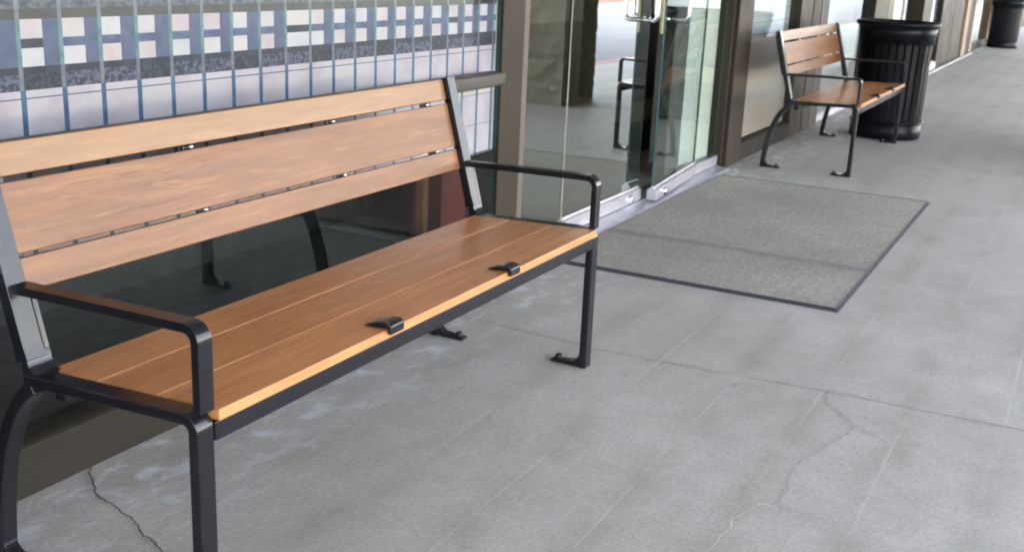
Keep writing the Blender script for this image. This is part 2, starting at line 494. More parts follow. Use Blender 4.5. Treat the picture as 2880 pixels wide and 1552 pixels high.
# ------------------------------------------------------------------ ground
mb = MB()
mb.quad((-12, -2.6, 0), (90, -2.6, 0), (90, 9.0, 0), (-12, 9.0, 0))
mb.quad((-12, -2.6, -0.15), (90, -2.6, -0.15), (90, -2.6, 0), (-12, -2.6, 0))
walk = tag(mb.build('sidewalk', M['concrete']), kind='structure')
mb = MB()
mb.quad((-160, -200, -0.154), (300, -200, -0.154), (300, 160, -0.154), (-160, 160, -0.154))
tag(mb.build('parking_lot', M['asphalt']), kind='structure')
def ribbon(name, pts, wd, mat, z=0.004, jitter=0.0, sub=4):
    """a thin strip lying on the walk along a polyline"""
    P = []
    for i in range(len(pts)-1):
        a, b = Vector(pts[i]), Vector(pts[i+1])
        for s in range(sub):
            q = a.lerp(b, s/sub)
            if jitter and (i or s):
                q += Vector((rnd.uniform(-jitter, jitter), rnd.uniform(-jitter, jitter)))
            P.append(q)
    P.append(Vector(pts[-1]))
    mb = MB(); vs = []
    n = len(P)
    for i, p in enumerate(P):
        d = (P[min(i+1, n-1)]-P[max(i-1, 0)]).normalized()
        nn = Vector((-d.y, d.x))
        ww = wd*(0.55+0.6*rnd.random())*(0.45 if i in (0, n-1) else 1)/2
        vs += [(p.x+nn.x*ww, p.y+nn.y*ww, z), (p.x-nn.x*ww, p.y-nn.y*ww, z)]
    mb.add(vs, [(2*i, 2*i+1, 2*i+3, 2*i+2) for i in range(n-1)])
    return mb.build(name, mat, walk)
ribbon('crack', [(0.352, 0.743), (0.33, 0.721), (0.304, 0.68), (0.269, 0.641), (0.25, 0.593), (0.245, 0.552), (0.225, 0.496),
                 (0.216, 0.452), (0.196, 0.425), (0.179, 0.389), (0.178, 0.363), (0.155, 0.313), (0.13, 0.24), (0.12, 0.15)], 0.006, M['crack'], 0.004, 0.003)
ribbon('crack', [(1.888, -0.692), (1.797, -0.709), (1.731, -0.769), (1.675, -0.811), (1.64, -0.86), (1.60, -0.916)], 0.0032, M['crack_soft'], 0.004, 0.003)
ribbon('crack', [(1.675, -0.811), (1.594, -0.811), (1.496, -0.778), (1.429, -0.767), (1.374, -0.748), (1.338, -0.736), (1.218, -0.738),
                 (1.165, -0.754), (1.112, -0.748), (1.062, -0.761), (1.06, -0.795), (1.052, -0.871)], 0.003, M['crack_soft'], 0.0044, 0.003)
ribbon('crack', [(1.062, -0.761), (1.053, -0.711), (0.998, -0.698), (0.952, -0.678), (0.903, -0.688), (0.847, -0.682), (0.784, -0.68)], 0.003, M['joint_light'], 0.0048, 0.004)
ribbon('crack', [(1.89, -0.70), (1.98, -0.745), (2.06, -0.77)], 0.0035, M['joint_light'], 0.0052, 0.003)
ribbon('control_joint', [(1.90, 0.742), (1.885, 0.58), (1.843, 0.03), (1.86, -0.3), (1.895, -0.69), (1.914, -1.24), (1.93, -2.59)], 0.0035, M['joint_light'], 0.0056, 0.0006, 10)
ribbon('control_joint', [(1.907, 0.742), (1.892, 0.58), (1.850, 0.03), (1.867, -0.3), (1.902, -0.69), (1.921, -1.24), (1.937, -2.59)], 0.0045, M['crack_soft'], 0.006, 0.0006, 10)
ribbon('control_joint', [(18.98, 0.69), (18.6, 0.2), (18.25, -0.2), (18.1, -1.0), (18.0, -2.59)], 0.10, M['crack_soft'], 0.004, 0.0, 6)
ribbon('control_joint', [(10.1, 0.742), (10.1, -2.59)], 0.010, M['crack_soft'], 0.004, 0.0, 6)

# ------------------------------------------------------------------ entrance mat
mat_ = empty('door_mat', (3.94, 0.07, 0), 'large grey-brown entrance mat with a thin dark rubber border in front of the glass doors', 'mat')
X0, X1, Y0, Y1 = 2.734, 5.142, -0.5434, 0.682
mb = MB()
e = 0.012
nx, ny = 48, 24
def mz(x, y):
    d = abs(x-3.385)
    return 0.0105 + 0.004*math.exp(-(d/0.03)**2) + 0.0012*noise.noise(Vector((x*2, y*2, 0)))
vs = [(X0+e+(X1-X0-2*e)*i/nx, Y0+e+(Y1-Y0-2*e)*j/ny) for i in range(nx+1) for j in range(ny+1)]
mb.add([(x, y, mz(x, y)) for x, y in vs], [(i*(ny+1)+j, (i+1)*(ny+1)+j, (i+1)*(ny+1)+j+1, i*(ny+1)+j+1) for i in range(nx) for j in range(ny)], 0, True)
pile = mb.build('carpet_pile', M['carpet']); pile.parent = mat_; pile.matrix_parent_inverse = Matrix.Translation(-mat_.location)
mb = MB()
ou = [(X0, Y0), (X1, Y0), (X1, Y1), (X0, Y1)]
inn = [(X0+e, Y0+e), (X1-e, Y0+e), (X1-e, Y1-e), (X0+e, Y1-e)]
for i in range(4):
    j = (i+1) % 4
    mb.quad((*ou[i], 0.0045), (*ou[j], 0.0045), (*inn[j], 0.0075), (*inn[i], 0.0075))
    mb.quad((*ou[i], 0.0), (*ou[j], 0.0), (*ou[j], 0.0045), (*ou[i], 0.0045))
    mb.quad((*inn[i], 0.0075), (*inn[j], 0.0075), (*inn[j], 0.013), (*inn[i], 0.013))
bd = mb.build('rubber_border', M['mat_edge']); bd.parent = mat_; bd.matrix_parent_inverse = Matrix.Translation(-mat_.location)

# ------------------------------------------------------------------ bench
L = 1.645
BW = 0.055
def back_pt(t, off=0.0):
    """point (y,z) on the front plane of the back boards; t 0 = top, 1 = bottom; off = towards the sitter"""
    y = 0.5561 + (0.4809-0.5561)*t
    z = 0.8532 + (0.5794-0.8532)*t
    n = Vector((-(0.8532-0.5794), 0.5561-0.4809)).normalized()
    return (y+n.x*off, z+n.y*off)

def make_bench(label):
    root = empty('park_bench', (0, 0, 0), label, 'bench', 'wood and black steel benches along the storefront')
    bs = M['black_steel']
    # back boards
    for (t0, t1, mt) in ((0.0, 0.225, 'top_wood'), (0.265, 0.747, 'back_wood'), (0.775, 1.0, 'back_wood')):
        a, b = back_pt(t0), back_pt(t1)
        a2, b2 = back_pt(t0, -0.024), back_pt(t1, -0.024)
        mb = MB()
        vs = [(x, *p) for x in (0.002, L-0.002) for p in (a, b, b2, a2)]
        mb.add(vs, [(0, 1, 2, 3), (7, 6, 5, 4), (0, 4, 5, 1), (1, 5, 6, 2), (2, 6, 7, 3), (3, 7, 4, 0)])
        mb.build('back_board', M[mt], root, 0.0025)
    # seat boards
    zt = [(0.0, 0.1435), (0.1475, 0.2915), (0.2955, 0.4255)]
    for y0, y1 in zt:
        za = 0.452 - 0.016*y0/0.4255
        zb = 0.452 - 0.016*y1/0.4255
        mb = MB()
        vs = [(x, *p) for x in (0.001, L-0.001) for p in ((y0, za), (y1, zb), (y1, zb-0.022), (y0, za-0.022))]
        mb.add(vs, [(0, 1, 2, 3), (7, 6, 5, 4), (0, 4, 5, 1), (1, 5, 6, 2), (2, 6, 7, 3), (3, 7, 4, 0)])
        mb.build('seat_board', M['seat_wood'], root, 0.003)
    # front and rear beams, cross straps
    mb = MB(); mb.box(0.001, L-0.001, 0.010, 0.040, 0.389, 0.4265)
    mb.build('front_beam', bs, root, 0.003)
    mb = MB(); mb.box(0.001, L-0.001, 0.385, 0.415, 0.375, 0.411)
    mb.build('rear_beam', bs, root, 0.003)
    for xc in (0.545, 1.095):
        mb = MB(); mb.box(xc-0.024, xc+0.024, 0.0405, 0.3845, 0.385, 0.4105)
        mb.build('seat_strap', bs, root, 0.003)
    # clips on the front edge
    for xc in (0.545, 1.095):
        x0, x1 = xc-0.026, xc+0.026
        prof = [(0.062, 0.4512), (0.046, 0.458), (0.027, 0.4650), (0.008, 0.468), (-0.006, 0.4665), (-0.0115, 0.460), (-0.0115, 0.4415),
                (-0.0015, 0.4415), (-0.0015, 0.4535), (0.03, 0.4522), (0.05, 0.4512)]
        n = len(prof)
        mb = MB()
        mb.add([(x0, *p) for p in prof]+[(x1, *p) for p in prof],
               [tuple(range(n)), tuple(range(2*n-1, n-1, -1))]+[(i, (i+1) % n, n+(i+1) % n, n+i) for i in range(n)])
        mb.build('seat_clip', bs, root, 0.0025)
    # back straps with bright screw heads showing in the gaps
    for xc in (0.53, 1.068, L-0.098, 0.03):
        mb = MB()
        mb.strip([back_pt(0.06, -0.030), back_pt(0.5, -0.030), back_pt(0.95, -0.030)], xc-0.012, xc+0.012, 0.010)
        st = mb.build('back_strap', bs, root, 0.002)
        if xc > 0.1:
            for t in (0.245, 0.761):
                c = back_pt(t, -0.017)
                mb = MB()
                mb.lathe([(0.0, 0.008), (0.004, 0.0075), (0.0065, 0.004), (0.007, 0.0), (0.007, -0.008)], seg=12)
                n = Vector((0, *back_pt(0, 1.0))) - Vector((0, *back_pt(0, 0)))
                sc = mb.build('screw', M['chrome'], st)
                sc.rotation_euler = n.to_track_quat('Z', 'X').to_euler()
                sc.location = (xc+0.002, *c)
    # end frames: flat bar bent in the YZ plane
    dirb = Vector(back_pt(0, 0)) - Vector(back_pt(1, 0))
    for x0 in (-0.044, L):
        x1 = x0+0.044
        # upright
        top = Vector(back_pt(-0.012, 0.004))
        low = Vector(back_pt(1.44, 0.004))
        mb = MB()
        mb.strip([tuple(low), tuple(low.lerp(top, 0.08)), tuple(low.lerp(top, 0.5)), tuple(top)], x0, x1, [0.034, 0.028, 0.027, 0.027])
        # fillet between upright and seat rail, and the narrow flange beside the lower upright
        yb = low.x-0.012
        prof = [(yb+0.014, 0.432), (yb-0.034, 0.4335), (yb-0.034, 0.4365)]
        prof += [(yb-0.030+0.030*math.sin(math.radians(a)), 0.4665-0.030*math.cos(math.radians(a))) for a in range(0, 91, 15)]
        prof += [(yb+0.006, 0.480), (yb+0.018, 0.480)]
        n_ = len(prof)
        mb.add([(x0+0.002, *p) for p in prof]+[(x1+0.014, *p) for p in prof],
               [tuple(range(n_)), tuple(range(2*n_-1, n_-1, -1))]+[(i, (i+1) % n_, n_+(i+1) % n_, n_+i) for i in range(n_)])
        fa, fb = low.lerp(top, 0.03), low.lerp(top, 0.300)
        mb.strip([tuple(fa), tuple(fb)], x1+0.0025, x1+0.014, 0.026)
        mb.build('back_upright', bs, root, 0.0035)
        # armrest with rounded elbow
        at = 0.017
        zc = 0.612-at/2
        yr = Vector(back_pt(0.93, 0.018)).x
        pth = [(yr, zc-0.008), (0.30, zc-0.004), (0.12, zc-0.001), (0.0445, zc)]
        pth += [(y, z) for y, z in arc(0.0185+0.026, zc-0.026, 0.026, 90, 180, 9)]
        pth += [(0.0185, 0.4505)]
        ax0, ax1 = (-0.0345, 0.0) if x0 < 0 else (L, L+0.0345)
        mb = MB(); mb.strip(pth, ax0, ax1, at)
        mb.build('armrest', bs, root, 0.0045, 3)
        x0, x1 = (-0.0425, -0.001) if x0 < 0 else (L+0.001, L+0.0425)
        # seat rail bending into the front leg
        mb = MB()
        pth = [(low.x+0.004, 0.4225), (0.25, 0.4305), (0.075, 0.4375)]
        mb.strip(pth, x0, x1, 0.024, True, False)
        mb.build('seat_rail', bs, root, 0.004, 3)
        mb = MB()
        pth = [(0.075, 0.4375)]+[(y, z) for y, z in arc(0.0225+0.024, 0.4382-0.024, 0.024, 90, 180, 8)]+[(0.0225, 0.2), (0.0225, 0.0)]
        mb.strip(pth, x0, x1, [0.024]+[0.0235]*9+[0.025, 0.025], False, True)
        leg = mb.build('leg', bs, root, 0.004, 3)
        make_foot(0.0345, 1, x0, x1, leg, bs)
        # rear leg, curved
        mb = MB()
        pth = []
        P = [Vector((0.428, 0.4095)), Vector((0.50, 0.372)), Vector((0.562, 0.235)), Vector((0.570, 0.0))]
        for i in range(15):
            t = i/14
            q = P[0]*(1-t)**3+P[1]*3*t*(1-t)**2+P[2]*3*t*t*(1-t)+P[3]*t**3
            pth.append(tuple(q))
        pth = [p for p in pth]
        mb.strip(pth, x0+0.002, x1-0.002, 0.029)
        leg = mb.build('leg', bs, root, 0.004, 3)
        make_foot(0.5565, -1, x0+0.002, x1-0.002, leg, bs)
    return root

def make_foot(y, s, x0, x1, leg, mat):
    """floor tab reaching inward from the leg, with an anchor bolt"""
    xa, xb = x0+0.004, x1-0.004
    prof = [(0, 0.001), (s*0.096, 0.001), (s*0.101, 0.007), (s*0.096, 0.012), (s*0.05, 0.013), (s*0.022, 0.018), (s*0.008, 0.03), (0, 0.045)]
    n = len(prof)
    mb = MB()
    mb.add([(xa, y+p[0], p[1]) for p in prof]+[(xb, y+p[0], p[1]) for p in prof],
           [tuple(range(n)), tuple(range(2*n-1, n-1, -1))]+[(i, (i+1) % n, n+(i+1) % n, n+i) for i in range(n)])
    cx, cy = (xa+xb)/2, y+s*0.077
    mb.lathe([(0.016, 0.0125), (0.016, 0.0145), (0.0115, 0.015), (0.0115, 0.023), (0.007, 0.027), (0.0, 0.028)], cx, cy, 12)
    mb.build('foot', mat, leg, 0.002)

bench = make_bench('nearest and largest wooden bench with black steel arms, before the patterned window')
bench2 = copy_tree(bench)
bench2.location = (5.683, -0.008, 0)
bench2['label'] = 'farther wooden bench with black steel arms, beyond the mat and beside the black trash bin'

# ------------------------------------------------------------------ trash bins
def make_bin(label, loc):
    root = empty('trash_bin', loc, label, 'trash bin', 'black steel trash bins on the walkway')
    bs = M['bin_steel']
    mb = MB()
    mb.lathe([(0.0, 0.03), (0.235, 0.03), (0.238, 0.06), (0.238, 0.84), (0.225, 0.84), (0.22, 0.5), (0.0, 0.45)], seg=40)
    mb.build('liner', M['bin_liner'], root)
    mb = MB()
    mb.lathe([(0.0, 0.004), (0.262, 0.004), (0.268, 0.012), (0.268, 0.115), (0.262, 0.120)], seg=48)
    mb.build('base_band', bs, root)
    mb = MB()
    mb.lathe([(0.262, 0.119), (0.279, 0.124), (0.282, 0.131), (0.279, 0.138), (0.262, 0.143)], seg=48)
    mb.build('base_ring', bs, root)
    ns = 30
    for i in range(ns):
        a0 = 2*math.pi*(i+0.16)/ns; a1 = 2*math.pi*(i+0.84)/ns
        mb = MB(); vs = []
        prof = [(0.258, 0.13), (0.264, 0.30), (0.267, 0.55), (0.272, 0.70), (0.280, 0.80), (0.290, 0.845)]
        for r, z in prof:
            for a, rr in ((a0, r), (a1, r), (a1, r-0.006), (a0, r-0.006)):
                vs.append((rr*math.cos(a), rr*math.sin(a), z))
        fs = []
        for q in range(len(prof)-1):
            o = q*4
            fs += [(o+j, o+4+j, o+4+(j+1) % 4, o+(j+1) % 4) for j in range(4)]
        fs += [(0, 1, 2, 3), tuple(4*(len(prof)-1)+j for j in (3, 2, 1, 0))]
        mb.add(vs, fs)
        mb.build('slat', bs, root)
    mb = MB()
    mb.lathe([(0.281, 0.725), (0.286, 0.80), (0.294, 0.845), (0.285, 0.845), (0.276, 0.725), (0.281, 0.725)], seg=48)
    mb.build('upper_band', bs, root)
    mb = MB()
    pr = [(0.294+0.019*math.cos(2*math.pi*i/14), 0.866+0.019*math.sin(2*math.pi*i/14)) for i in range(15)]
    mb.lathe(pr, seg=56)
    mb.build('rim', bs, root)
    return root
bin1 = make_bin('black slatted steel trash bin standing right behind the farther bench', (7.70, 0.155, 0))
bin2 = copy_tree(bin1)
bin2.location = (21.25, 0.40, 0)
bin2.rotation_euler = (0, 0, 0.4)
bin2['label'] = 'small-looking distant black trash bin at the top right corner, alone by the far storefront'

# ------------------------------------------------------------------ storefront building
GY = 0.80
B = empty('storefront_building', (0, 0.743, 0), 'long storefront with brown metal window frames, glass doors and a covered walkway', 'building')
def part(mb, name, mat, bevel=0.0, parent=None):
    o = mb.build(name, mat, None, bevel)
    p = parent or B
    o.parent = p
    if p is B:
        o.matrix_parent_inverse = Matrix.Translation(-B.location)
    return o
def bpane(name, x0, x1, z0, z1, mat, y=GY):
    o = pane(name, x0, x1, y, z0, z1, mat, None)
    o.parent = B; o.matrix_parent_inverse = Matrix.Translation(-B.location)
    return o

# left bay: sill, window, rail, mullion
mb = MB()
mb.add([(x, *p) for x in (-4.3, 2.466) for p in ((0.743, 0.0), (0.743, 0.118), (0.750, 0.126), (0.772, 0.132), (0.90, 0.136), (0.90, 0.0))],
       [tuple(range(6)), tuple(range(11, 5, -1))]+[(i, (i+1) % 6, 6+(i+1) % 6, 6+i) for i in range(6)])
part(mb, 'sill', M['sill'], 0.002)
bpane('window', -4.2, 2.467, 0.130, 0.4965, M['glass_low'])
bpane('window', -4.2, 2.467, 0.4975, 2.55, M['glass_single'])
mb = MB(); mb.box(-4.2, 2.378, 0.720, 0.788, 0.762, 0.812)
part(mb, 'horizontal_rail', M['rail'], 0.008)
mb = MB(); mb.box(2.468, 2.652, 0.788, 0.93, 0.0, 2.9)
part(mb, 'mullion', M['bronze'], 0.004)
mb = MB(); mb.box(2.6525, 2.700, 0.792, 0.90, 0.0, 2.9)
part(mb, 'glazing_trim', M['bronze_light'], 0.003)
mb = MB(); mb.box(-4.4, -4.2, 0.743, 0.93, 0.0, 2.9)
part(mb, 'mullion', M['bronze'], 0.004)

# door bay
mb = MB()
mb.add([(x, *p) for x in (2.71, 5.39) for p in ((0.690, 0.0005), (0.700, 0.010), (0.760, 0.015), (0.775, 0.020), (0.86, 0.020), (0.90, 0.010), (0.91, 0.0005))],
       [tuple(range(7)), tuple(range(13, 6, -1))]+[(i, (i+1) % 7, 7+(i+1) % 7, 7+i) for i in range(7)])
part(mb, 'threshold', M['satin'])
bpane('window', 2.702, 3.112, 0.022, 2.55, M['glass_door'])
mb = MB(); mb.box(3.1150, 3.1215, 0.7985, 0.8115, 0.022, 2.55)
part(mb, 'glass_joint', M['joint_seal'])

def make_door(x_hinge, x_free, angle, handle_sign, brass):
    """a frameless glass leaf with a metal bottom rail; local origin at its hinge"""
    wdt = abs(x_free-x_hinge); sg = 1 if x_free > x_hinge else -1
    d = pane('door', min(0, sg*wdt), max(0, sg*wdt), -0.0, 0.10, 2.30, M['glass_leaf'] if brass else M['glass_door'], None)
    d.parent = B
    d.location = (x_hinge, GY-B.location.y, 0)
    d.rotation_euler = (0, 0, angle)
    xa, xb = min(0, sg*wdt), max(0, sg*wdt)
    mb = MB()
    mb.add([(x, *p) for x in (xa, xb) for p in ((-0.021, 0.024), (-0.021, 0.078), (-0.012, 0.085), (-0.006, 0.0855), (-0.004, 0.096), (0.014, 0.096), (0.016, 0.0855), (0.031, 0.078), (0.031, 0.024))],
           [tuple(range(9)), tuple(range(17, 8, -1))]+[(i, (i+1) % 9, 9+(i+1) % 9, 9+i) for i in range(9)])
    mb.build('bottom_rail', M['brushed'], d, 0.0015)
    mb = MB(); mb.box(xa, xb, -0.021, 0.031, 2.302, 2.40)
    mb.build('top_rail', M['brushed'], d, 0.003)
    lx = sg*(wdt-0.16)
    mb = MB()
    mb.lathe([(0.0, 0.014), (0.012, 0.013), (0.020, 0.009), (0.022, 0.002), (0.022, -0.004)], seg=20)
    lk = mb.build('lock_cylinder', M['chrome'], d)
    lk.rotation_euler = (math.pi/2, 0, 0)
    lk.location = (lx, -0.0225, 0.048)
    # pull handles, outside and inside
    hx = sg*(wdt-0.13)
    for yy, s in ((-0.001, -1), (0.011, 1)):
        r, off = 0.028, 0.085*s
        pts = [(hx, yy, 0.955)]+[(hx, yy+off-s*r+s*r*math.sin(a), 0.955+r-r*math.cos(a)) for a in [math.radians(15*i) for i in range(7)]]
        pts += [(hx, yy+off, 1.3)]
        pts += [(hx, yy+off-s*r+s*r*math.cos(a), 1.327+r*math.sin(a)) for a in [math.radians(15*i) for i in range(7)]]+[(hx, yy, 1.355)]
        mb = MB(); mb.tube(pts, 0.0115, 14)
        mb.build('pull_handle', M['chrome'], d)
    if brass:
        mb = MB(); mb.box(sg*wdt-0.012 if sg > 0 else -wdt-0.014, sg*wdt+0.014 if sg > 0 else -wdt-0.001, 0.0105, 0.026, 0.885, 2.29)
        mb.build('edge_seal', M['brass'], d, 0.002)
    return d
dA = make_door(3.128, 4.075, 0.0, 1, False)
dB = make_door(4.985, 4.085, math.radians(5.0), -1, True)
bpane('window', 4.995, 5.385, 0.022, 2.55, M['glass_leaf'])
mb = MB(); mb.box(4.995, 5.385, 0.779, 0.7985, 0.024, 0.082)
part(mb, 'bottom_rail', M['brushed'], 0.002)
mb = MB(); mb.box(2.702, 5.385, 0.76, 0.90, 2.5505, 2.70)
part(mb, 'door_header', M['bronze'], 0.004)
# jamb pillar
mb = MB(); mb.box(5.39, 5.425, 0.76, 0.93, 0.0, 2.9)
mb.box(5.4255, 5.735, 0.735, 0.93, 0.0, 2.9)
part(mb, 'mullion', M['bronze'], 0.004)

# right hand bays
def sill(x0, x1, h=0.125, mat='sill'):
    mb = MB()
    mb.add([(x, *p) for x in (x0, x1) for p in ((0.743, 0.0), (0.743, h-0.012), (0.765, h), (0.90, h+0.004), (0.90, 0.0))],
           [tuple(range(5)), tuple(range(9, 4, -1))]+[(i, (i+1) % 5, 5+(i+1) % 5, 5+i) for i in range(5)])
    part(mb, 'sill', M[mat], 0.002)
def post(x0, x1, mat='bronze', y=0.735, y2=0.93, z=2.9, name='mullion'):
    mb = MB(); mb.box(x0, x1, y, y2, 0.0, z)
    part(mb, name, M[mat], 0.004)
sill(5.736, 6.999)
bpane('window', 5.736, 6.998, 0.775, 2.55, M['glass_window'])
mb = MB(); mb.box(5.736, 6.998, 0.795, 0.83, 0.127, 0.7745); part(mb, 'spandrel_panel', M['spandrel'], 0.002)
mb = MB()
post(7.0, 7.36, 'bronze', 0.74)
post(7.3605, 7.42, 'bronze_light', 0.752)
post(7.4205, 7.68, 'bronze', 0.745)
post(7.6805, 7.72, 'bronze_light', 0.74)
post(7.7205, 8.02, 'bronze_dark', 0.76)
bpane('window', 8.021, 9.95, 0.05, 2.55, M['glass_window'])
mb = MB(); mb.box(8.021, 9.95, 0.775, 0.83, 0.004, 0.049); part(mb, 'threshold', M['satin'])
post(9.951, 10.42, 'bronze')
sill(10.421, 11.05)
bpane('window', 10.421, 11.05, 0.125, 2.55, M['glass_window'])
post(11.051, 11.50, 'cream', 0.74)
post(11.501, 11.75, 'bronze_dark', 0.75)
sill(11.751, 12.9)
bpane('window', 11.751, 12.9, 0.125, 2.55, M['glass_window'])
post(12.901, 13.6, 'bronze', 0.70)
sill(13.601, 15.0, 0.10, 'cream')
bpane('window', 13.601, 15.0, 0.125, 2.55, M['glass_window'])
post(15.001, 16.3, 'bronze_dark', 0.745)
post(16.301, 17.6, 'bronze', 0.74)
post(17.601, 18.0, 'tan_post', 0.70)
post(18.001, 18.9, 'bronze_dark', 0.74)
post(18.901, 19.15, 'tan_post', 0.72)
sill(19.151, 21.8, 0.12, 'bronze_dark')
bpane('window', 19.151, 21.8, 0.125, 2.55, M['glass_window'])
post(21.801, 22.5, 'tan_post', 0.72)
sill(22.501, 27.0)
bpane('window', 22.501, 27.0, 0.125, 2.55, M['glass_window'])
post(27.001, 34.0, 'bronze', 0.735)
mb = MB(); mb.box(34.001, 88.0, 0.735, 1.0, 0, 2.9); part(mb, 'wall', M['stucco'])
# kerb strip at the foot of the far glazing
mb = MB(); mb.box(13.2, 19.0, 0.665, 0.699, 0.0, 0.022); part(mb, 'base_strip', M['concrete'])

# wall above, canopy, interior shell
mb = MB(); mb.box(-4.4, 88.0, 0.745, 8.6, 3.0, 9.6); mb.box(-4.4, 88.0, 0.745, 0.93, 2.901, 2.998); part(mb, 'wall', M['stucco'])
mb = MB(); mb.box(-12.0, -4.401, 0.745, 8.6, 0.0, 9.6); part(mb, 'wall', M['stucco'])
mb = MB(); mb.box(-12, 30, -3.5, 0.744, 3.0, 3.25); part(mb, 'canopy', M['soffit'])
mb = MB(); mb.box(-12, 30, -3.56, -3.501, 2.95, 3.5); part(mb, 'fascia', M['stucco'])
mb = MB()
for f in (((-4.3, 8.5, 0), (60, 8.5, 0), (60, 8.5, 2.9), (-4.3, 8.5, 2.9)),):
    mb.quad(*f)
part(mb, 'interior_wall', M['int_wall'])
mb = MB(); mb.box(-4.3, 60, 0.94, 8.6, 2.905, 2.99); part(mb, 'interior_ceiling', M['int_wall'])
mb = MB(); mb.box(-4.3, 60, 0.935, 8.49, 0.001, 0.0045); part(mb, 'interior_floor', M['int_floor'])
# dark partition behind the patterned window
mb = MB(); mb.box(-4.25, 2.90, 1.75, 1.80, 0.005, 2.90); part(mb, 'interior_partition', M['int_dark'])
mb = MB(); mb.box(2.905, 2.94, 0.935, 1.80, 0.005, 2.90); part(mb, 'interior_partition', M['int_dark'])
mb = MB(); mb.box(-4.25, 2.60, 0.94, 1.745, 0.005, 0.012); part(mb, 'interior_partition', M['int_dark'])
# white wall return just inside the second door, pale side wall beyond
def wall_seg(p, q, mat, t=0.05):
    a_, b_ = Vector(p), Vector(q)
    n_ = Vector((-(b_-a_).y, (b_-a_).x)).normalized()*t
    mb = MB()
    vs = [(v.x, v.y, z) for z in (0.005, 2.9) for v in (a_, b_, b_+n_, a_+n_)]
    mb.add(vs, [(0, 1, 2, 3), (7, 6, 5, 4), (0, 4, 5, 1), (1, 5, 6, 2), (2, 6, 7, 3), (3, 7, 4, 0)])
    part(mb, 'interior_wall', mat)
mb = MB(); mb.box(5.03, 5.386, 0.850, 0.93, 0.022, 2.54); part(mb, 'interior_wall', M['cream'])
mb = MB(); mb.box(4.83, 5.0295, 0.846, 0.93, 0.022, 2.54); part(mb, 'interior_wall', M['white_paint'])
wall_seg((5.285, 1.20), (5.308, 1.013), M['white_paint'], 0.02)

mb = MB(); mb.box(5.95, 19.0, 1.7, 1.76, 0.005, 2.90); part(mb, 'interior_wall', M['int_wall'])

# ------------------------------------------------------------------ things behind the glass
# patterned window panel
PW = empty('window_panel', (0, 0.826, 0), 'window panel printed with white squares and blue bars, in the window behind the nearest bench', 'window panel')
mats = ['p_white', 'p_pink', 'p_sq', 'p_bar', 'p_teal', 'p_slate', 'p_band', 'p_black', 'p_noise', 'p_dnoise', 'p_brown', 'p_navy', 'p_grey', 'p_cream']
mi = {n: i for i, n in enumerate(mats)}
zr = [(0.498, 0.607, 'low'), (0.607, 0.6095, 'line'), (0.6095, 0.7215, 'low'), (0.7215, 0.7240, 'line'), (0.7240, 0.738, 'cream'),
      (0.738, 0.884, 'low'), (0.884, 0.887, 'line'), (0.887, 0.903, 'low'), (0.903, 0.938, 'noise'), (0.938, 0.954, 'black'),
      (0.954, 0.994, 'sq'), (0.994, 1.0145, 'mid'), (1.0145, 1.056, 'sq'), (1.056, 1.078, 'brown'), (1.078, 1.118, 'navy'),
      (1.118, 1.30, 'low'), (1.30, 1.34, 'noise'), (1.34, 1.38, 'sq'), (1.38, 1.40, 'mid'), (1.40, 1.44, 'sq'), (1.44, 1.50, 'navy'), (1.50, 2.5, 'low')]
mb = MB()
yp = 0.818
for k in range(-40, 20):
    bx = 0.2988+0.11253*k
    wide = (k == 8 or k == -7)
    for zi, (z0, z1, kind) in enumerate(zr):
        up_ = z0 >= 0.903
        bwid = 0.0115 if up_ else 0.0145
        sq1 = bx+(0.1125 if wide else 0.0690+0.004*math.sin(k*1.7))
        cols = [(bx, bx+bwid, 'bar')]
        if kind in ('sq', 'mid'):
            cols += [(bx+bwid, min(sq1, bx+0.1125), 'a'), (sq1, bx+0.11253, 'b')] if not wide else [(bx+bwid, bx+0.11253, 'a')]
        else:
            cols += [(bx+bwid, bx+0.11253, 'a')]
        for x0, x1, c in cols:
            if x1 > 2.462: x1 = 2.462
            if x1-x0 < 1e-4: continue
            if c == 'bar':
                mt = 'p_bar' if kind in ('low', 'line', 'cream') else ('p_grey' if kind in ('noise', 'black', 'brown', 'navy') else 'p_teal')
            elif kind == 'low': mt = 'p_white'
            elif kind == 'line': mt = 'p_slate'
            elif kind == 'cream': mt = 'p_cream'
            elif kind == 'noise': mt = 'p_dnoise' if (k*7) % 3 == 0 else 'p_noise'
            elif kind == 'black': mt = 'p_black'
            elif kind == 'brown': mt = 'p_brown'
            elif kind == 'navy': mt = 'p_navy'
            elif kind == 'sq': mt = ('p_pink' if (k*5+zi*3) % 4 < 2 else 'p_sq') if c == 'a' else 'p_slate'
            else: mt = ('p_black' if (k*3) % 8 == 0 else 'p_band') if c == 'a' else 'p_slate'
            mb.quad((x0, yp, z0), (x1, yp, z0), (x1, yp, z1), (x0, yp, z1), mi[mt])
mb.add([(-4.19, yp, 0.498), (2.462, yp, 0.498), (2.462, yp+0.02, 0.498), (-4.19, yp+0.02, 0.498), (-4.19, yp+0.02, 2.5), (2.462, yp+0.02, 2.5)],
       [(0, 1, 2, 3), (3, 2, 5, 4)], mi['p_black'])
o = mb.build('printed_sheet', [M[n] for n in mats]); o.parent = PW; o.matrix_parent_inverse = Matrix.Translation(-PW.location)
mb = MB(); mb.box(2.4625, 2.4675, yp-0.002, yp+0.02, 0.498, 2.5)
o = mb.build('edge_trim', M['p_cream']); o.parent = PW; o.matrix_parent_inverse = Matrix.Translation(-PW.location)

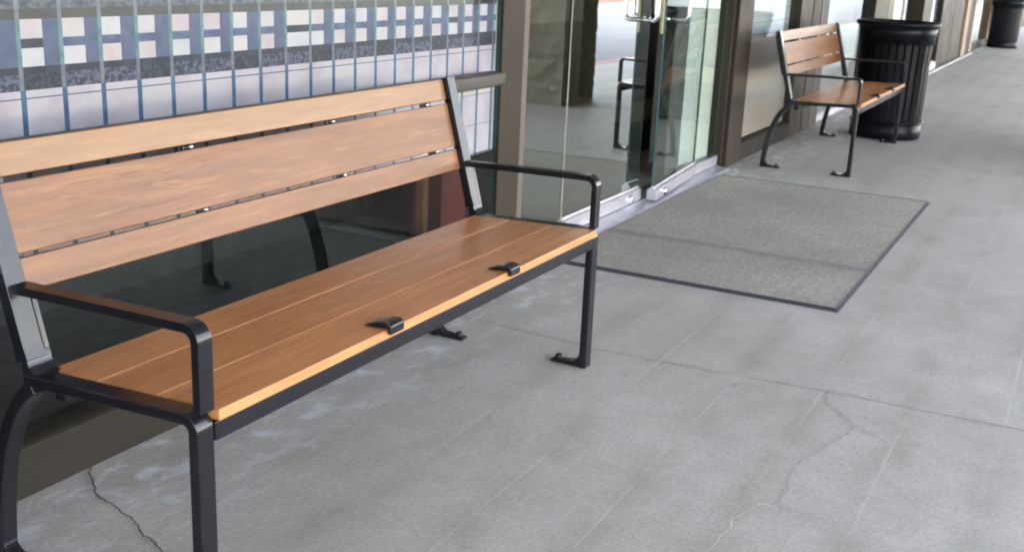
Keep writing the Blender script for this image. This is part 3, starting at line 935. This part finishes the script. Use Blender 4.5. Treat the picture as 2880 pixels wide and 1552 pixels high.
# coloured boards inside the dark lower window
mb = MB(); mb.box(2.64, 2.88, 1.15, 1.30, 0.006, 0.47)
tag(mb.build('red_box', M['red'], None, 0.004), 'dull red box standing inside the dark window below the nearest bench back', 'box')
mb = MB(); mb.box(2.545, 2.585, 1.18, 1.22, 0.013, 0.50)
tag(mb.build('orange_post', M['orange'], None, 0.004), 'thin orange upright stick inside the dark window, left of the red box', 'post')

# brown cabinet with cardboard boxes, seen through the gap between the doors
cab = empty('cabinet', (5.95, 1.6, 0.005), 'dark brown cabinet inside the shop, seen through the gap between the glass doors', 'cabinet')
def cpart(mb, name, mat):
    o = mb.build(name, mat, None, 0.004); o.parent = cab; o.matrix_parent_inverse = Matrix.Translation(-cab.location)
cab.location = (4.9, 1.35, 0.005)
mb = MB(); mb.box(5.35, 5.89, 1.36, 1.75, 0.36, 2.1); cpart(mb, 'cabinet_body', M['cabinet'])
mb = MB(); mb.box(5.37, 5.88, 1.38, 1.74, 0.22, 0.359); cpart(mb, 'drawer', M['cardboard'])
mb = MB(); mb.box(5.37, 5.88, 1.38, 1.74, 0.006, 0.218); cpart(mb, 'plinth', M['sill'])

def poster(name, x0, x1, z0, z1, mat, label, lines=(), y=0.816):
    p = empty(name, ((x0+x1)/2, y, z0), label, 'poster')
    mb = MB(); mb.box(x0, x1, y, y+0.004, z0, z1)
    o = mb.build('sheet', mat); o.parent = p; o.matrix_parent_inverse = Matrix.Translation(-p.location)
    if lines:
        mb = MB()
        for (a, b, c, d) in lines: mb.box(a, b, y-0.002, y-0.0004, c, d)
        o = mb.build('printed_lines', M['print_grey']); o.parent = p; o.matrix_parent_inverse = Matrix.Translation(-p.location)
    return p
poster('poster', 5.93, 6.97, 0.79, 1.75, M['paper'], 'white paper sheet with a faint grey grid on the window behind the farther bench',
       [(6.43, 6.445, 0.84, 1.74), (5.94, 6.96, 0.875, 0.880), (5.94, 6.96, 0.965, 0.970), (5.94, 6.96, 1.06, 1.065), (5.93, 6.97, 0.79, 0.802)])
mb = MB(); mb.box(5.80, 5.905, 0.814, 0.86, 0.845, 0.945)
tag(mb.build('card_reader', M['dark_plastic'], None, 0.004), 'small dark box on the window, left of the gridded paper', 'box')
poster('poster', 8.45, 9.6, 0.42, 0.78, M['paper'], 'white notice low on the glass between the farther bench and the trash bin',
       [(8.5, 9.4, 0.52, 0.525), (8.5, 9.4, 0.60, 0.604)])
mb = MB(); mb.lathe([(0.0, 0.50), (0.13, 0.50), (0.20, 0.80), (0.23, 0.95), (0.24, 0.955), (0.22, 0.955), (0.2, 0.9)], 8.85, 1.15, 28)
mb.lathe([(0.0, 0.006), (0.18, 0.006), (0.18, 0.03), (0.05, 0.05), (0.05, 0.499)], 8.85, 1.15, 28)
tag(mb.build('blue_planter', M['paper_blue']), 'pale blue pedestal planter behind the glass beside the trash bin', 'planter')
poster('poster', 13.9, 14.95, 0.55, 1.6, M['paper'], 'white sheet on the glass right of the tall trash bin rim', [(13.95, 14.8, 0.8, 0.81)])
poster('poster', 19.3, 20.3, 0.22, 2.0, M['paper'], 'tall bluish white panel in the far window, left of the distant bin', [(19.9, 19.96, 0.24, 1.98)])
poster('poster', 20.5, 21.6, 0.22, 2.0, M['paper'], 'tall white panel in the far window, just behind the distant bin', [(20.9, 20.98, 0.24, 1.98)])

# ------------------------------------------------------------------ across the walk: things the glass mirrors
col = empty('stone_column', (7.80, -1.65, 0), 'split-face block column under the canopy, mirrored in the left glass door', 'column')
mb = MB()
x0, x1, y0, y1 = 7.35, 8.02, -2.10, -1.20
h = 0.2
for r in range(15):
    z0, z1 = r*h+0.004, r*h+h-0.006
    # one course: outer ring of rough quads
    def rough(p, n, amp=0.016):
        v = Vector(p)
        return v + Vector(n)*amp*(noise.noise(v*7.0)+0.6*noise.noise(v*19.0)+0.35)
    g = 14
    for (a, b, n) in (((x0, y0), (x0, y1), (-1, 0, 0)), ((x0, y1), (x1, y1), (0, 1, 0)), ((x1, y1), (x1, y0), (1, 0, 0)), ((x1, y0), (x0, y0), (0, -1, 0))):
        vs = []
        for i in range(g+1):
            for j in range(5):
                t = i/g
                p = (a[0]+(b[0]-a[0])*t, a[1]+(b[1]-a[1])*t, z0+(z1-z0)*j/4)
                edge = 0.0 if j in (0, 4) else 1.0
                vs.append(rough(p, n, 0.004+0.011*edge))
        mb.add(vs, [(i*5+j, (i+1)*5+j, (i+1)*5+j+1, i*5+j+1) for i in range(g) for j in range(4)])
o = mb.build('block_courses', M['stone']); o.parent = col; o.matrix_parent_inverse = Matrix.Translation(-col.location)
mb = MB(); mb.box(x0+0.006, x1-0.006, y0+0.006, y1-0.006, 0.0, 2.998)
o = mb.build('mortar_core', M['stone']); o.parent = col; o.matrix_parent_inverse = Matrix.Translation(-col.location)

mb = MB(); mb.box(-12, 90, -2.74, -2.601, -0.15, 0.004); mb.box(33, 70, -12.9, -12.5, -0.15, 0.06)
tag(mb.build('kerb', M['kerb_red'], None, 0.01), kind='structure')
far = empty('far_building', (40, -60, -0.15), 'long pale low building across the parking lot, outside the view', 'building')
mb = MB(); mb.box(-60, 180, -75, -60, -0.15, 5.5)
o = mb.build('wall', M['stucco']); o.parent = far; o.matrix_parent_inverse = Matrix.Translation(-far.location)
mb = MB(); mb.box(-61, 181, -76, -59, 5.501, 6.0)
o = mb.build('roof', M['cream']); o.parent = far; o.matrix_parent_inverse = Matrix.Translation(-far.location)
